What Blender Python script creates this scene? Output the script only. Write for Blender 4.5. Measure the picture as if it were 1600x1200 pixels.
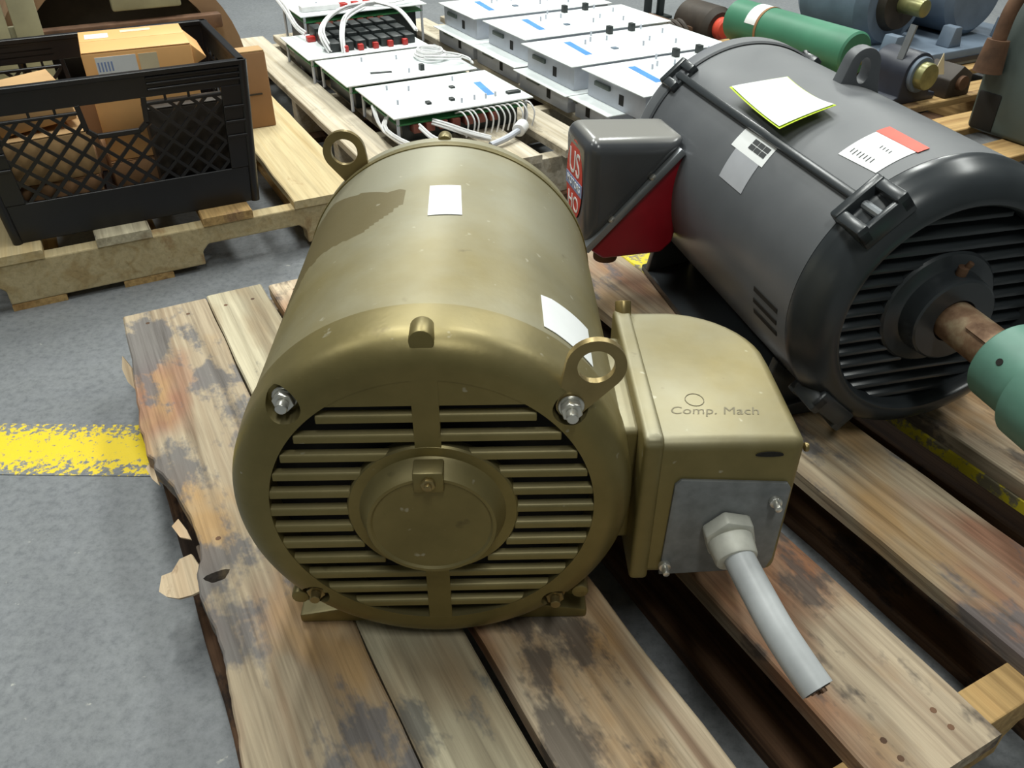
import bpy, bmesh, math, random
from mathutils import Vector, Matrix, noise as mnoise
from math import pi, sin, cos, sqrt, radians as R, atan2
random.seed(7)
S = bpy.context.scene
COL = S.collection
for o in list(bpy.data.objects): bpy.data.objects.remove(o)

# ------------------------------------------------------------------ camera, world, lights, exposure
cam_d = bpy.data.cameras.new('camera'); cam = bpy.data.objects.new('camera', cam_d); COL.objects.link(cam)
cam_d.sensor_width = 36; cam_d.lens = 36*1300/1600; cam_d.clip_start = .02; cam_d.clip_end = 100
cam.location = (0, 0, .85); cam.rotation_euler = (R(90-35.58), 0, 0)
S.camera = cam
w = bpy.data.worlds.new('world'); S.world = w; w.use_nodes = True
bg = w.node_tree.nodes['Background']; bg.inputs[0].default_value = (.80, .88, 1, 1); bg.inputs[1].default_value = .12
def lamp(x, y, z, sx, sy, e, col=(.97, 1, .95)):
    l = bpy.data.lights.new('ceiling_and_fill_lamp', 'AREA'); l.shape = 'RECTANGLE'; l.size = sx; l.size_y = sy; l.energy = e; l.color = col
    o = bpy.data.objects.new('ceiling_and_fill_lamp', l); COL.objects.link(o); o.location = (x, y, z)
for lx, ly, e in ((-1.2, 3.2, 52), (.9, 3.4, 54), (-2.6, 1.2, 20), (-.5, 1.35, 32), (2.4, 2.2, 28), (.3, -1.0, 26), (-.6, 6.0, 60), (2.6, 6.0, 60)):  # the lamp behind the camera is an added fill for front boards and louvers
    lamp(lx, ly, 3.6, .28, 1.3, e)
S.view_settings.view_transform = 'Standard'; S.view_settings.look = 'None'
S.view_settings.gamma = 1; S.view_settings.use_curve_mapping = False
S.view_settings.exposure = .55

# ------------------------------------------------------------------ helpers
def lin(c):
    def f(v):
        v /= 255.
        return v/12.92 if v <= .04045 else ((v+.055)/1.055)**2.4
    return (f(c[0]), f(c[1]), f(c[2]), 1)

class B:
    """collects geometry for one mesh object"""
    def __init__(s, k=1.0): s.v = []; s.f = []; s.k = k; s.att = []
    def add(s, vs, fs, M=None):
        n = len(s.v)
        for q in vs:
            q = Vector(q)
            if M is not None: q = M @ q
            s.v.append(q)
        s.f += [tuple(i+n for i in f) for f in fs]
        return s
    def box(s, x0, x1, y0, y1, z0, z1, M=None):
        return s.add([(x0,y0,z0),(x1,y0,z0),(x1,y1,z0),(x0,y1,z0),(x0,y0,z1),(x1,y0,z1),(x1,y1,z1),(x0,y1,z1)],
                     [(0,3,2,1),(4,5,6,7),(0,1,5,4),(1,2,6,5),(2,3,7,6),(3,0,4,7)], M)
    def prism(s, poly, a, b, axis='z', M=None):
        n = len(poly)
        def P(p, h):
            return {'z': (p[0], p[1], h), 'y': (p[0], h, p[1]), 'x': (h, p[0], p[1])}[axis]
        vs = [P(p, a) for p in poly] + [P(p, b) for p in poly]
        fs = [tuple(range(n))[::-1], tuple(range(n, 2*n))] + [(i, (i+1) % n, n+(i+1) % n, n+i) for i in range(n)]
        return s.add(vs, fs, M)
    def lathe(s, prof, seg=96, closed=False, M=None, cap=False, a0=0, a1=2*pi):
        """prof: (radius, y); revolves round the y axis"""
        full = abs(a1-a0-2*pi) < 1e-6
        n = len(prof); vs = []; fs = []; m = seg if full else seg+1
        for i in range(m):
            t = a0+(a1-a0)*i/seg
            for r, y in prof: vs.append((r*cos(t), y, r*sin(t)))
        for i in range(seg):
            j = (i+1) % m
            for q in range(n if closed else n-1):
                p = (q+1) % n
                fs.append((i*n+q, i*n+p, j*n+p, j*n+q))
        if cap:
            fs.append(tuple(i*n for i in range(m))); fs.append(tuple(i*n+n-1 for i in range(m))[::-1])
        return s.add(vs, fs, M)
    def cyl(s, p0, p1, r, seg=20, r1=None, M=None):
        p0 = Vector(p0); p1 = Vector(p1); d = (p1-p0).normalized(); r1 = r if r1 is None else r1
        u = d.orthogonal().normalized(); v = d.cross(u)
        vs = [p0+(u*cos(2*pi*i/seg)+v*sin(2*pi*i/seg))*r for i in range(seg)] + [p1+(u*cos(2*pi*i/seg)+v*sin(2*pi*i/seg))*r1 for i in range(seg)]
        return s.add(vs, [tuple(range(seg))[::-1], tuple(range(seg, 2*seg))]+[(i, (i+1) % seg, seg+(i+1) % seg, seg+i) for i in range(seg)], M)
    def tube(s, pts, r, seg=10, sub=6, M=None):
        P = [Vector(p) for p in pts]
        if sub > 1 and len(P) > 2:
            Q = []
            for i in range(len(P)-1):
                a = P[max(i-1, 0)]; b = P[i]; c = P[i+1]; d = P[min(i+2, len(P)-1)]
                for k in range(sub):
                    t = k/sub
                    Q.append(.5*((2*b)+(c-a)*t+(2*a-5*b+4*c-d)*t*t+(3*b-a-3*c+d)*t**3))
            Q.append(P[-1]); P = Q
        vs = []; fs = []; up = None
        for i, p in enumerate(P):
            d = (P[min(i+1, len(P)-1)]-P[max(i-1, 0)]).normalized()
            if up is None: up = d.orthogonal().normalized()
            up = (up-d*up.dot(d)).normalized(); w_ = d.cross(up)
            vs += [p+(up*cos(2*pi*j/seg)+w_*sin(2*pi*j/seg))*r for j in range(seg)]
        for i in range(len(P)-1):
            for j in range(seg): fs.append((i*seg+j, i*seg+(j+1) % seg, (i+1)*seg+(j+1) % seg, (i+1)*seg+j))
        fs.append(tuple(range(seg))[::-1]); fs.append(tuple((len(P)-1)*seg+j for j in range(seg)))
        return s.add(vs, fs, M)
    def wrap(s, quad, rad, zc, n=12, t=.0005, lift=None):
        """thin sheet on a drum: quad of (theta degrees, y), rad drum radius, zc axis height"""
        (a, b, c, d) = quad; N = n+1; vs = []
        for lay in (0, 1):
            for i in range(N):
                for j in range(N):
                    p = i/n; q = j/n
                    th = (a[0]*(1-p)+b[0]*p)*(1-q)+(d[0]*(1-p)+c[0]*p)*q
                    y = (a[1]*(1-p)+b[1]*p)*(1-q)+(d[1]*(1-p)+c[1]*p)*q
                    r = rad+.0004+t*lay+(lift(p, q) if lift else 0)
                    vs.append((r*cos(R(th)), y, zc+r*sin(R(th))))
        fs = []; K = N*N
        for i in range(n):
            for j in range(n):
                q = (i*N+j, (i+1)*N+j, (i+1)*N+j+1, i*N+j+1)
                fs.append(q[::-1]); fs.append(tuple(K+x for x in q))
        for i in range(n):
            for e in ((i*N, (i+1)*N), (i*N+n, (i+1)*N+n), (i, i+1), (n*N+i, n*N+i+1)):
                fs.append((e[0], e[1], K+e[1], K+e[0]))
        return s.add(vs, fs)
    def build(s, name, m, parent=None, bevel=0, seg=2, smooth=35, kind=None, label=None, loc=None, rot=None):
        me = bpy.data.meshes.new(name)
        bm = bmesh.new()
        vv = [bm.verts.new(q*s.k) for q in s.v]
        for f in s.f:
            try: bm.faces.new([vv[i] for i in f])
            except ValueError: pass
        bmesh.ops.recalc_face_normals(bm, faces=bm.faces)
        if bevel:
            es = [e for e in bm.edges if len(e.link_faces) == 2 and e.calc_face_angle(0) > R(30)]
            bmesh.ops.bevel(bm, geom=es, offset=bevel, segments=seg, profile=.5, affect='EDGES', clamp_overlap=True)
        bm.to_mesh(me); bm.free()
        if smooth:
            me.shade_smooth()
            me.set_sharp_from_angle(angle=R(smooth))
        if m is not None: me.materials.append(m)
        o = bpy.data.objects.new(name, me); COL.objects.link(o)
        if parent is not None: o.parent = parent
        if kind: o['kind'] = kind
        if label: o['label'] = label
        if loc is not None: o.location = loc
        if rot is not None: o.rotation_euler = rot
        return o

YW = R(27.8)
def W(u, v, z=0): return Vector((u*cos(YW)-v*sin(YW), u*sin(YW)+v*cos(YW), z))
def tag(o, label, cat, group=None, kind=None):
    if label: o['label'] = label
    if cat: o['category'] = cat
    if group: o['group'] = group
    if kind: o['kind'] = kind
    return o
def thing(name, label, cat, loc, rz=0, group=None):
    o = bpy.data.objects.new(name, None); COL.objects.link(o); o.empty_display_size = .05
    o.location = loc; o.rotation_euler = (0, 0, rz)
    return tag(o, label, cat, group)
def dup(root, loc, rz=None, label=None):
    def cp(o, par):
        c = o.copy(); COL.objects.link(c)
        if par is not None: c.parent = par
        for ch in list(o.children): cp(ch, c)
        return c
    c = cp(root, None); c.location = loc
    if rz is not None: c.rotation_euler = (0, 0, rz)
    if label: c['label'] = label
    return c
def boolean(o, cutters):
    for c in cutters:
        md = o.modifiers.new('b', 'BOOLEAN'); md.operation = 'DIFFERENCE'; md.object = c; md.solver = 'EXACT'
    dg = bpy.context.evaluated_depsgraph_get(); dg.update()
    me = bpy.data.meshes.new_from_object(o.evaluated_get(dg))
    o.modifiers.clear(); o.data = me
    me.shade_smooth(); me.set_sharp_from_angle(angle=R(35))
    for c in cutters:
        d = c.data; bpy.data.objects.remove(c); bpy.data.meshes.remove(d)
def text(body, size, M, m, name, parent, depth=.0003, shear=0):
    cu = bpy.data.curves.new('t', 'FONT'); cu.body = body; cu.size = size; cu.extrude = depth; cu.align_x = 'CENTER'; cu.align_y = 'CENTER'; cu.shear = shear
    cu.resolution_u = 3
    t = bpy.data.objects.new('t', cu); COL.objects.link(t)
    dg = bpy.context.evaluated_depsgraph_get(); dg.update()
    me = bpy.data.meshes.new_from_object(t.evaluated_get(dg)); bpy.data.objects.remove(t)
    me.transform(M); me.materials.clear(); me.materials.append(m)
    o = bpy.data.objects.new(name, me); COL.objects.link(o); o.parent = parent
    return o
def hexnut(b, p, d, r, h):
    p = Vector(p); d = Vector(d).normalized()
    return b.cyl(p, p+d*h, r, 6)

# ------------------------------------------------------------------ materials
class NT:
    def __init__(s, name):
        s.m = bpy.data.materials.new(name); s.m.use_nodes = True; s.t = s.m.node_tree; s.n = s.t.nodes; s.l = s.t.links
        s.b = s.n['Principled BSDF']
        s.tc = s.n.new('ShaderNodeTexCoord'); s.vec = s.tc.outputs['Object']
    def jitter(s):
        oi = s.n.new('ShaderNodeObjectInfo'); mu = s.n.new('ShaderNodeMath'); mu.operation = 'MULTIPLY'; mu.inputs[1].default_value = 37.
        s.l.new(oi.outputs['Random'], mu.inputs[0])
        va = s.n.new('ShaderNodeVectorMath'); va.operation = 'ADD'; s.l.new(s.vec, va.inputs[0]); s.l.new(mu.outputs[0], va.inputs[1]); s.vec = va.outputs[0]; s.rnd = oi.outputs['Random']
        return s
    def noise(s, scale, detail=4, rough=.55, stretch=None, dist=0):
        n = s.n.new('ShaderNodeTexNoise'); n.inputs['Scale'].default_value = scale; n.inputs['Detail'].default_value = detail; n.inputs['Roughness'].default_value = rough; n.inputs['Distortion'].default_value = dist
        v = s.vec
        if stretch:
            mp = s.n.new('ShaderNodeMapping'); mp.inputs['Scale'].default_value = stretch; s.l.new(v, mp.inputs[0]); v = mp.outputs[0]
        s.l.new(v, n.inputs['Vector']); return n.outputs['Fac']
    def ramp(s, fac, stops):
        r = s.n.new('ShaderNodeValToRGB'); el = r.color_ramp.elements
        while len(el) < len(stops): el.new(.5)
        for e, (p, c) in zip(el, stops): e.position = p; e.color = c if len(c) == 4 else (*c, 1)
        s.l.new(fac, r.inputs[0]); return r.outputs[0]
    def mask(s, fac, lo, hi):
        m = s.n.new('ShaderNodeMapRange'); m.inputs[1].default_value = lo; m.inputs[2].default_value = hi; s.l.new(fac, m.inputs[0]); return m.outputs[0]
    def math(s, op, a, b):
        m = s.n.new('ShaderNodeMath'); m.operation = op
        for i, q in enumerate((a, b)):
            if isinstance(q, (int, float)): m.inputs[i].default_value = q
            else: s.l.new(q, m.inputs[i])
        return m.outputs[0]
    def mix(s, fac, a, b, mode='MIX'):
        m = s.n.new('ShaderNodeMix'); m.data_type = 'RGBA'; m.blend_type = mode
        for i, q in ((0, fac), (6, a), (7, b)):
            if isinstance(q, (int, float)): m.inputs[i].default_value = q
            elif isinstance(q, tuple): m.inputs[i].default_value = q
            else: s.l.new(q, m.inputs[i])
        return m.outputs[2]
    def up(s, lo=.35, hi=1.):
        g = s.n.new('ShaderNodeNewGeometry'); x = s.n.new('ShaderNodeSeparateXYZ'); s.l.new(g.outputs['Normal'], x.inputs[0]); return s.mask(x.outputs[2], lo, hi)
    def out(s, col, rough=.5, metal=0., bump=None, bs=.2, bd=.002, spec=.5):
        for key, q in (('Base Color', col), ('Roughness', rough), ('Metallic', metal)):
            if isinstance(q, (int, float, tuple)): s.b.inputs[key].default_value = q
            else: s.l.new(q, s.b.inputs[key])
        s.b.inputs['Specular IOR Level'].default_value = spec
        if bump is not None:
            bp = s.n.new('ShaderNodeBump'); bp.inputs['Strength'].default_value = bs; bp.inputs['Distance'].default_value = bd
            s.l.new(bump, bp.inputs['Height']); s.l.new(bp.outputs[0], s.b.inputs['Normal'])
        return s.m

def plain(name, c, rough=.5, metal=0., var=.12, scale=25, bump=0., spec=.5):
    t = NT(name); n = t.noise(scale, 4)
    c = lin(c); d = tuple(x*(1-var) for x in c[:3])+(1,); l = tuple(min(1, x*(1+var)) for x in c[:3])+(1,)
    col = t.ramp(n, [(.3, d), (.7, l)])
    return t.out(col, rough, metal, n if bump else None, bump, spec=spec)

def wood(name, c_light, c_dark, stain, amt=.5, pink=None, grain=1., warm=None):
    t = NT(name).jitter()
    g = t.noise(1, 6, .6, (95, 3.0, 95), .4)
    g2 = t.noise(1, 3, .5, (22, .8, 22), 1.2)
    col = t.ramp(g2, [(.30, lin(c_dark)), (.52, lin(c_light)), (.75, tuple(.5*(a+b) for a, b in zip(lin(c_light), lin(c_dark))))])
    if pink: col = t.mix(t.mask(t.noise(3.1, 3, .5, (3, 1, 3)), .5, .66), col, lin(pink))
    if warm: col = t.mix(t.mask(t.noise(4.7, 4, .5, (2.2, .9, 1)), .52, .68), col, lin(warm))
    st = t.mask(t.noise(5.0, 6, .66, (1.6, .8, 1), .1), .61-amt*.13, .655-amt*.12)
    col = t.mix(t.math('MULTIPLY', st, .8), col, lin(stain))
    fine = t.mask(t.noise(1, 5, .65, (260, 7, 260), .3), .28, .7)
    col = t.mix(.5*grain, col, t.ramp(fine, [(0, (.45, .42, .40, 1)), (1, (1.05, 1.05, 1.04, 1))]), 'MULTIPLY')
    crk = t.mask(t.noise(1, 2, .4, (60, .55, 60), .2), .235, .20)
    col = t.mix(t.math('MULTIPLY', crk, .75*grain), col, (.02, .014, .01, 1))
    dk = t.mask(g, .30, .62)
    col = t.mix(.75*grain, col, t.ramp(dk, [(0, (.30, .27, .25, 1)), (.8, (1, 1, 1, 1))]), 'MULTIPLY')
    hv = t.n.new('ShaderNodeHueSaturation'); vr = t.n.new('ShaderNodeMapRange'); vr.inputs[3].default_value = .8; vr.inputs[4].default_value = 1.15
    t.l.new(t.rnd, vr.inputs[0]); t.l.new(vr.outputs[0], hv.inputs['Value']); t.l.new(col, hv.inputs['Color'])
    return t.out(hv.outputs[0], .8, 0, g, .35, .003, spec=.25)

M = {}
M['wood_old'] = wood('weathered_wood', (190, 174, 148), (148, 124, 98), (110, 110, 114), .85, (166, 124, 100), .8, (188, 154, 110))
M['wood_grey'] = wood('greyed_wood', (206, 196, 168), (168, 157, 132), (112, 112, 108), .3, (160, 138, 108), .7)
M['wood_brown'] = wood('brown_wood', (208, 190, 163), (158, 133, 110), (94, 88, 84), .7, (162, 116, 86), .8, (188, 150, 106))
M['wood_dark'] = wood('dark_wood', (112, 84, 62), (72, 52, 40), (46, 40, 38), .5)
M['wood_new'] = wood('fresh_pine', (212, 194, 152), (192, 168, 122), (180, 150, 108), .15, None, .4)
M['wood_end'] = wood('board_ends', (200, 166, 112), (168, 130, 82), (150, 120, 90), .4, None, .7)
M['wood_pale'] = wood('pale_dusty_wood', (214, 204, 184), (186, 172, 146), (160, 150, 130), .3, None, .5)
M['splinter'] = wood('torn_wood', (226, 204, 172), (206, 174, 138), (150, 110, 80), .1, None, .5)

def gold(name, dust=.6, stain=False, metal=.35, rough=.46):
    t = NT(name)
    n = t.noise(9, 6, .6); f = t.noise(160, 2, .5)
    col = t.ramp(n, [(.3, lin((118, 106, 62))), (.55, lin((136, 122, 74))), (.8, lin((148, 134, 86)))])
    col = t.mix(t.math('MULTIPLY', t.up(.1, .95), t.math('MULTIPLY', t.mask(t.noise(4, 5), .25, .6), dust)), col, lin((164, 161, 142)))
    if stain:
        a = t.n.new('ShaderNodeAttribute'); a.attribute_name = 'stain'
        col = t.mix(t.math('MULTIPLY', t.mask(a.outputs['Fac'], .45, .55), .85), col, lin((112, 100, 66)))
        sc = t.mask(t.noise(1, 3, .6, (9, 60, 9), 1.5), .68, .74); col = t.mix(t.math('MULTIPLY', sc, .35), col, lin((150, 142, 118)))
    spk = t.mask(t.noise(70, 2, .5), .72, .76); col = t.mix(t.math('MULTIPLY', spk, .5), col, lin((196, 190, 170)))
    dk = t.mask(t.noise(33, 3, .5), .70, .76); col = t.mix(t.math('MULTIPLY', dk, .5), col, lin((82, 70, 44)))
    return t.out(col, rough, metal, f, .12, .001)
M['gold'] = gold('gold_paint', .25, False, .55, .42)
M['gold_box'] = gold('gold_paint_box', .85)
M['gold_dusty'] = gold('gold_paint_dusty', .9, True)
M['gold_clean'] = gold('gold_paint_clean', .2)
M['gold_steel'] = plain('zinc_yellow_steel', (150, 132, 88), .35, .7, .15)
M['bright_steel'] = plain('bright_steel', (215, 213, 205), .3, .8, .1)
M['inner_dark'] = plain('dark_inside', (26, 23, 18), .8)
def grey_paint():
    t = NT('charcoal_enamel'); n = t.noise(7, 5)
    col = t.ramp(n, [(.3, lin((86, 89, 93))), (.7, lin((97, 100, 104)))])
    d = t.math('MULTIPLY', t.up(.25, .95), t.mask(t.noise(5, 5, .55), .2, .6))
    col = t.mix(t.math('MULTIPLY', d, .55), col, lin((132, 133, 134)))
    blot = t.math('MULTIPLY', t.mask(t.noise(3.3, 2, .4), .62, .66), t.up(.5, .9))
    col = t.mix(t.math('MULTIPLY', blot, .5), col, lin((92, 94, 104)))
    r = t.ramp(d, [(0, (.28, .28, .28, 1)), (1, (.62, .62, .62, 1))])
    return t.out(col, r, 0, t.noise(120, 2), .06, .001)
M['charcoal'] = grey_paint()
M['charcoal_gloss'] = plain('charcoal_gloss', (53, 57, 60), .28, 0, .08)
M['cover_grey'] = None
def cover():
    t = NT('grey_cover_enamel'); n = t.noise(8, 4)
    col = t.ramp(n, [(.3, lin((70, 72, 76))), (.7, lin((80, 82, 85)))])
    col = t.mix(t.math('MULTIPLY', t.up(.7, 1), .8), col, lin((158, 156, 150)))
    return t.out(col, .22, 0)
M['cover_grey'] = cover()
M['red'] = plain('red_enamel', (150, 22, 36), .35, 0, .1)
M['lip'] = plain('bare_lip_metal', (150, 154, 158), .3, .6, .1)
M['silver'] = plain('silver_label', (196, 198, 204), .35, .3, .05)
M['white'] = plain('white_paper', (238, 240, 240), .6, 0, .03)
M['white_panel'] = plain('white_panel_paint', (236, 242, 242), .4, 0, .03)
M['galv'] = plain('galvanised_sheet', (186, 190, 200), .45, .2, .08)
M['blue_ink'] = plain('blue_ink', (74, 140, 214), .5, 0, .15)
M['blue_logo'] = plain('blue_logo', (140, 160, 205), .5, 0, .08)
M['red_logo'] = plain('red_logo', (216, 66, 52), .5, 0, .08)
M['orange_red'] = plain('orange_red', (226, 84, 62), .5, 0, .1)
M['ink'] = plain('black_ink', (58, 60, 62), .6, 0, .1)
M['pencil'] = plain('pencil_line', (128, 120, 96), .7, 0, .1)
M['black_plastic'] = plain('black_plastic', (20, 20, 24), .35, 0, .2, 14)
M['black_part'] = plain('black_part', (34, 40, 40), .45)
M['white_wire'] = plain('white_wire', (230, 230, 230), .45)
M['pcb'] = plain('green_board', (44, 120, 66), .5, 0, .25)
M['relay_red'] = plain('red_relay', (176, 44, 38), .4)
M['cable'] = plain('grey_cable', (176, 179, 180), .42, 0, .06, 60)
M['gland'] = plain('pale_gland', (200, 199, 188), .5, .1, .12, 60)
M['plate'] = plain('dull_zinc_plate', (126, 128, 128), .5, .25, .2, 60, .1)
M['card'] = plain('kraft_cardboard', (186, 150, 104), .8, 0, .1, 8)
M['card_brown'] = plain('brown_cardboard', (150, 112, 76), .8, 0, .12, 8)
M['orange_card'] = plain('orange_carton', (236, 180, 116), .45, 0, .07, 10)
M['green'] = plain('green_enamel', (66, 126, 98), .5, 0, .12, 9)
M['mint'] = plain('mint_green_paint', (98, 142, 126), .5, 0, .12, 20)
M['blue_grey'] = plain('blue_grey_paint', (108, 122, 138), .55, 0, .18, 12)
M['navy'] = plain('navy_black_cast', (44, 48, 60), .45, 0, .2, 12)
M['green_grey'] = plain('dark_green_grey_paint', (78, 88, 84), .5, 0, .12, 8)
M['term'] = plain('brown_terminal', (120, 62, 50), .5)
M['rust'] = plain('rusty_steel', (104, 76, 56), .8, .2, .45, 18, .3)
M['rusty_shaft'] = None
def shaft():
    t = NT('rusty_shaft'); n = t.noise(26, 5, .6)
    return t.out(t.ramp(n, [(.3, lin((92, 62, 44))), (.5, lin((148, 118, 92))), (.68, lin((190, 172, 140))), (.8, lin((140, 84, 52)))]), .5, .35, n, .2)
M['rusty_shaft'] = shaft()
M['brass'] = plain('oily_brass', (134, 132, 88), .35, .4, .25, 30)
M['cream'] = plain('cream_paper', (232, 216, 180), .6, 0, .05)
M['dark_machine'] = plain('dark_greasy_iron', (56, 48, 40), .6, .1, .4, 12, .2)
M['tan_iron'] = plain('tan_housing', (142, 112, 82), .6, 0, .2, 7)
M['slat'] = plain('pale_slat', (150, 146, 118), .8, 0, .2, 9)
M['neon'] = plain('neon_yellow_edge', (214, 240, 60), .6, 0, .03)
M['note'] = plain('neon_yellow_paper', (240, 248, 120), .6, 0, .03)
M['yellow_wood'] = None
def yw_wood():
    t = NT('worn_yellow_paint').jitter(); k = t.mask(t.noise(38, 5, .65), .45, .52)
    base = t.ramp(t.noise(1, 5, .6, (90, 4, 90)), [(.3, lin((112, 104, 84))), (.7, lin((160, 150, 120)))])
    return t.out(t.mix(k, base, lin((226, 208, 44))), .7)
M['yellow_wood'] = yw_wood()
M['wall'] = plain('warehouse_wall', (150, 154, 152), .8, 0, .06, 2)
def floor_col(t):
    n = t.noise(3.2, 6, .6); f = t.noise(75, 6, .75); b = t.noise(14, 5, .62)
    col = t.ramp(n, [(.3, lin((114, 117, 121))), (.7, lin((134, 137, 140)))])
    col = t.mix(t.mask(b, .35, .75), col, lin((122, 125, 127)))
    col = t.mix(.75, col, t.ramp(f, [(.32, (.52, .54, .56, 1)), (.5, (.95, .95, .95, 1)), (.68, (1.2, 1.2, 1.18, 1))]), 'MULTIPLY')
    col = t.mix(t.math('MULTIPLY', t.mask(t.noise(40, 4, .6), .70, .76), .65), col, lin((206, 204, 192)))
    col = t.mix(t.math('MULTIPLY', t.mask(t.noise(30, 4, .6), .66, .74), .35), col, lin((86, 88, 96)))
    return col, f
t = NT('painted_concrete'); c_, f_ = floor_col(t)
M['floor'] = t.out(c_, .5, 0, f_, .25, .002)
t = NT('worn_yellow_line'); c_, f_ = floor_col(t)
x_ = t.n.new('ShaderNodeSeparateXYZ'); t.l.new(t.vec, x_.inputs[0])
edge = t.math('SUBTRACT', 1., t.math('MULTIPLY', t.math('ABSOLUTE', x_.outputs[1], 0), 1/.062))   # thins out towards the line's edges
k_ = t.math('ADD', t.math('MULTIPLY', t.noise(85, 6, .75), 1.15), t.math('MULTIPLY', edge, .22))
wear = t.mask(k_, .60, .66)
M['yellow_line'] = t.out(t.mix(wear, c_, lin((236, 206, 34))), .55, 0, f_, .25, .002)

# ------------------------------------------------------------------ floor
for nm, bx_ in (('wall_back', (-7, 7, 10, 10.1, 0, 4.6)), ('wall_front', (-7, 7, -3.1, -3, 0, 4.6)), ('wall_left', (-7.1, -7, -3, 10, 0, 4.6)), ('wall_right', (7, 7.1, -3, 10, 0, 4.6)), ('ceiling', (-7, 7, -3, 10, 4.6, 4.7))):
    B().box(*bx_).build(nm, M['wall'], smooth=0, kind='structure')
fl = B().box(-7, 7, -3, 10, -.06, 0).build('floor', M['floor'], smooth=0); fl['kind'] = 'structure'
ln = B().box(-1.6, 1.1, -.062, .062, 0, .0012).build('painted_line', M['yellow_line'], fl, smooth=0, loc=(-1.35, 1.022, 0), rot=(0, 0, R(-1)))
ln['label'] = 'worn yellow painted safety line across the floor'

# ------------------------------------------------------------------ pallets
def board(u0, u1, v0, v1, z0, z1, rag=.0015, left=None, n=26, warp=.0):
    """plank with slightly uneven sawn edges; runs along v"""
    b = B(); L = []; Rr = []; ph = random.random()*50
    for i in range(n+1):
        q = i/n; v = v0+(v1-v0)*q
        L.append((u0+rag*mnoise.noise(Vector((ph, v*9, 0)))*2, v)); Rr.append((u1+rag*mnoise.noise(Vector((ph+9, v*9, 0)))*2, v))
    if left: L = [(a, c) for a, c in left]
    m = min(len(L), len(Rr))
    if len(L) != len(Rr):
        # resample right edge on the left edge's v
        Rr = [(u1+rag*mnoise.noise(Vector((ph+9, c*9, 0)))*2, c) for a, c in L]
    vs = []; fs = []; N = len(L)
    for i in range(N):
        dz = warp*sin(pi*i/(N-1))
        (a, c), (d, e) = L[i], Rr[i]
        ch = .0022
        vs += [(a, c, z0), (a, c, z1-ch+dz), (a+ch, c, z1+dz), (d-ch, e, z1+dz), (d, e, z1-ch+dz), (d, e, z0)]
    for i in range(N-1):
        for j in range(6):
            fs.append((i*6+j, i*6+(j+1) % 6, (i+1)*6+(j+1) % 6, (i+1)*6+j))
    fs.append(tuple(range(6))); fs.append(tuple((N-1)*6+j for j in range(6))[::-1])
    return b.add(vs, fs)
def stringer(u0, u1, v0, v1, z0, z1, notches=()):
    poly = [(u0, z0)]
    for a, c in notches:
        h = .045
        poly += [(a, z0), (a, z0+h-.015), (a+.015, z0+h), (c-.015, z0+h), (c, z0+h-.015), (c, z0)]
    poly += [(u1, z0), (u1, z1), (u0, z1)]
    return B().prism(poly, v0, v1, 'y')

# front pallet (holds the two motors)
P0 = thing('wooden_pallet', 'old stained wooden pallet with torn left edge under the gold motor', 'pallet', W(0, 0), YW)
left = [(-.025, .18), (-.0255, .30), (-.027, .40), (-.025, .476), (-.022, .51), (-.019, .546), (-.0165, .57), (-.015, .593), (-.0145, .62), (-.014, .646), (-.018, .672), (-.02, .698), (-.0175, .72), (-.016, .738),
        (-.007, .758), (-.004, .788), (-.006, .82), (-.010, .852), (-.016, .895), (-.024, .925), (-.031, .942), (-.029, .962), (-.036, .975), (-.034, 1.01), (-.036, 1.045), (-.032, 1.084), (-.028, 1.15), (-.022, 1.227), (-.021, 1.30), (-.018, 1.365)]
left2 = []
for (a, c), (d, e) in zip(left[:-1], left[1:]):
    for q in (0, .33, .66): left2.append((a+(d-a)*q+.0022*mnoise.noise(Vector((c*40+q*9, 3, 1))), c+(e-c)*q))
left2.append(left[-1])
b1 = board(-.02, .1185, .18, 1.365, .108, .130, .0015, left2).build('deck_board', M['wood_old'], P0, smooth=0)
kn = []
for a in range(16):
    th = 2*pi*a/16; kn.append((.003+.013*cos(th)*(1+.25*sin(3*th)), .716+.0095*sin(th)*(1+.2*cos(2*th))))
cut = B().prism(kn, .10, .14).build('cut', None, P0, smooth=0)
boolean(b1, [cut])
B().box(-.014, .020, .690, .742, .105, .1085).build('knot_bottom', M['wood_dark'], P0)
for a, c, m, v0, v1, wz in ((.1205, .2165, 'wood_grey', .182, 1.372, 0), (.2275, .3720, 'wood_brown', .180, 1.36, .0), (.4745, .6140, 'wood_brown', .178, 1.37, 0), (.7080, .8470, 'wood_old', .182, 1.365, .0), (.945, 1.09, 'wood_brown', .18, 1.37, 0)):
    board(a, c, v0, v1, .108, .130, .0012, warp=wz).build('deck_board', M[m], P0, smooth=0)
board(.944, 1.0, .26, 1.345, .088, .1075, .001, [(.945, .26), (.944, .6), (.943, .9), (.944, 1.02), (.90, 1.06), (.875, 1.12), (.872, 1.3), (.875, 1.345)]).build('deck_board', M['yellow_wood'], P0, smooth=0, label='lower deck board with worn yellow paint')
for v0, v1 in ((.195, .235), (.76, .80), (1.31, 1.35)):
    stringer(-.01, 1.08, v0, v1, .020, .1075, ((.17, .40), (.68, .92))).build('stringer', M['wood_end' if v0 < .3 else 'wood_brown'], P0, bevel=.002, smooth=0)
for a, c, m in ((-.03, .10, 'wood_dark'), (.468, .60, 'wood_dark'), (.738, .87, 'wood_dark'), (.985, 1.08, 'wood_dark')):
    board(a, c, .18, 1.36, 0, .020).build('bottom_board', M[m], P0, smooth=0)
nb = 0
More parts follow.
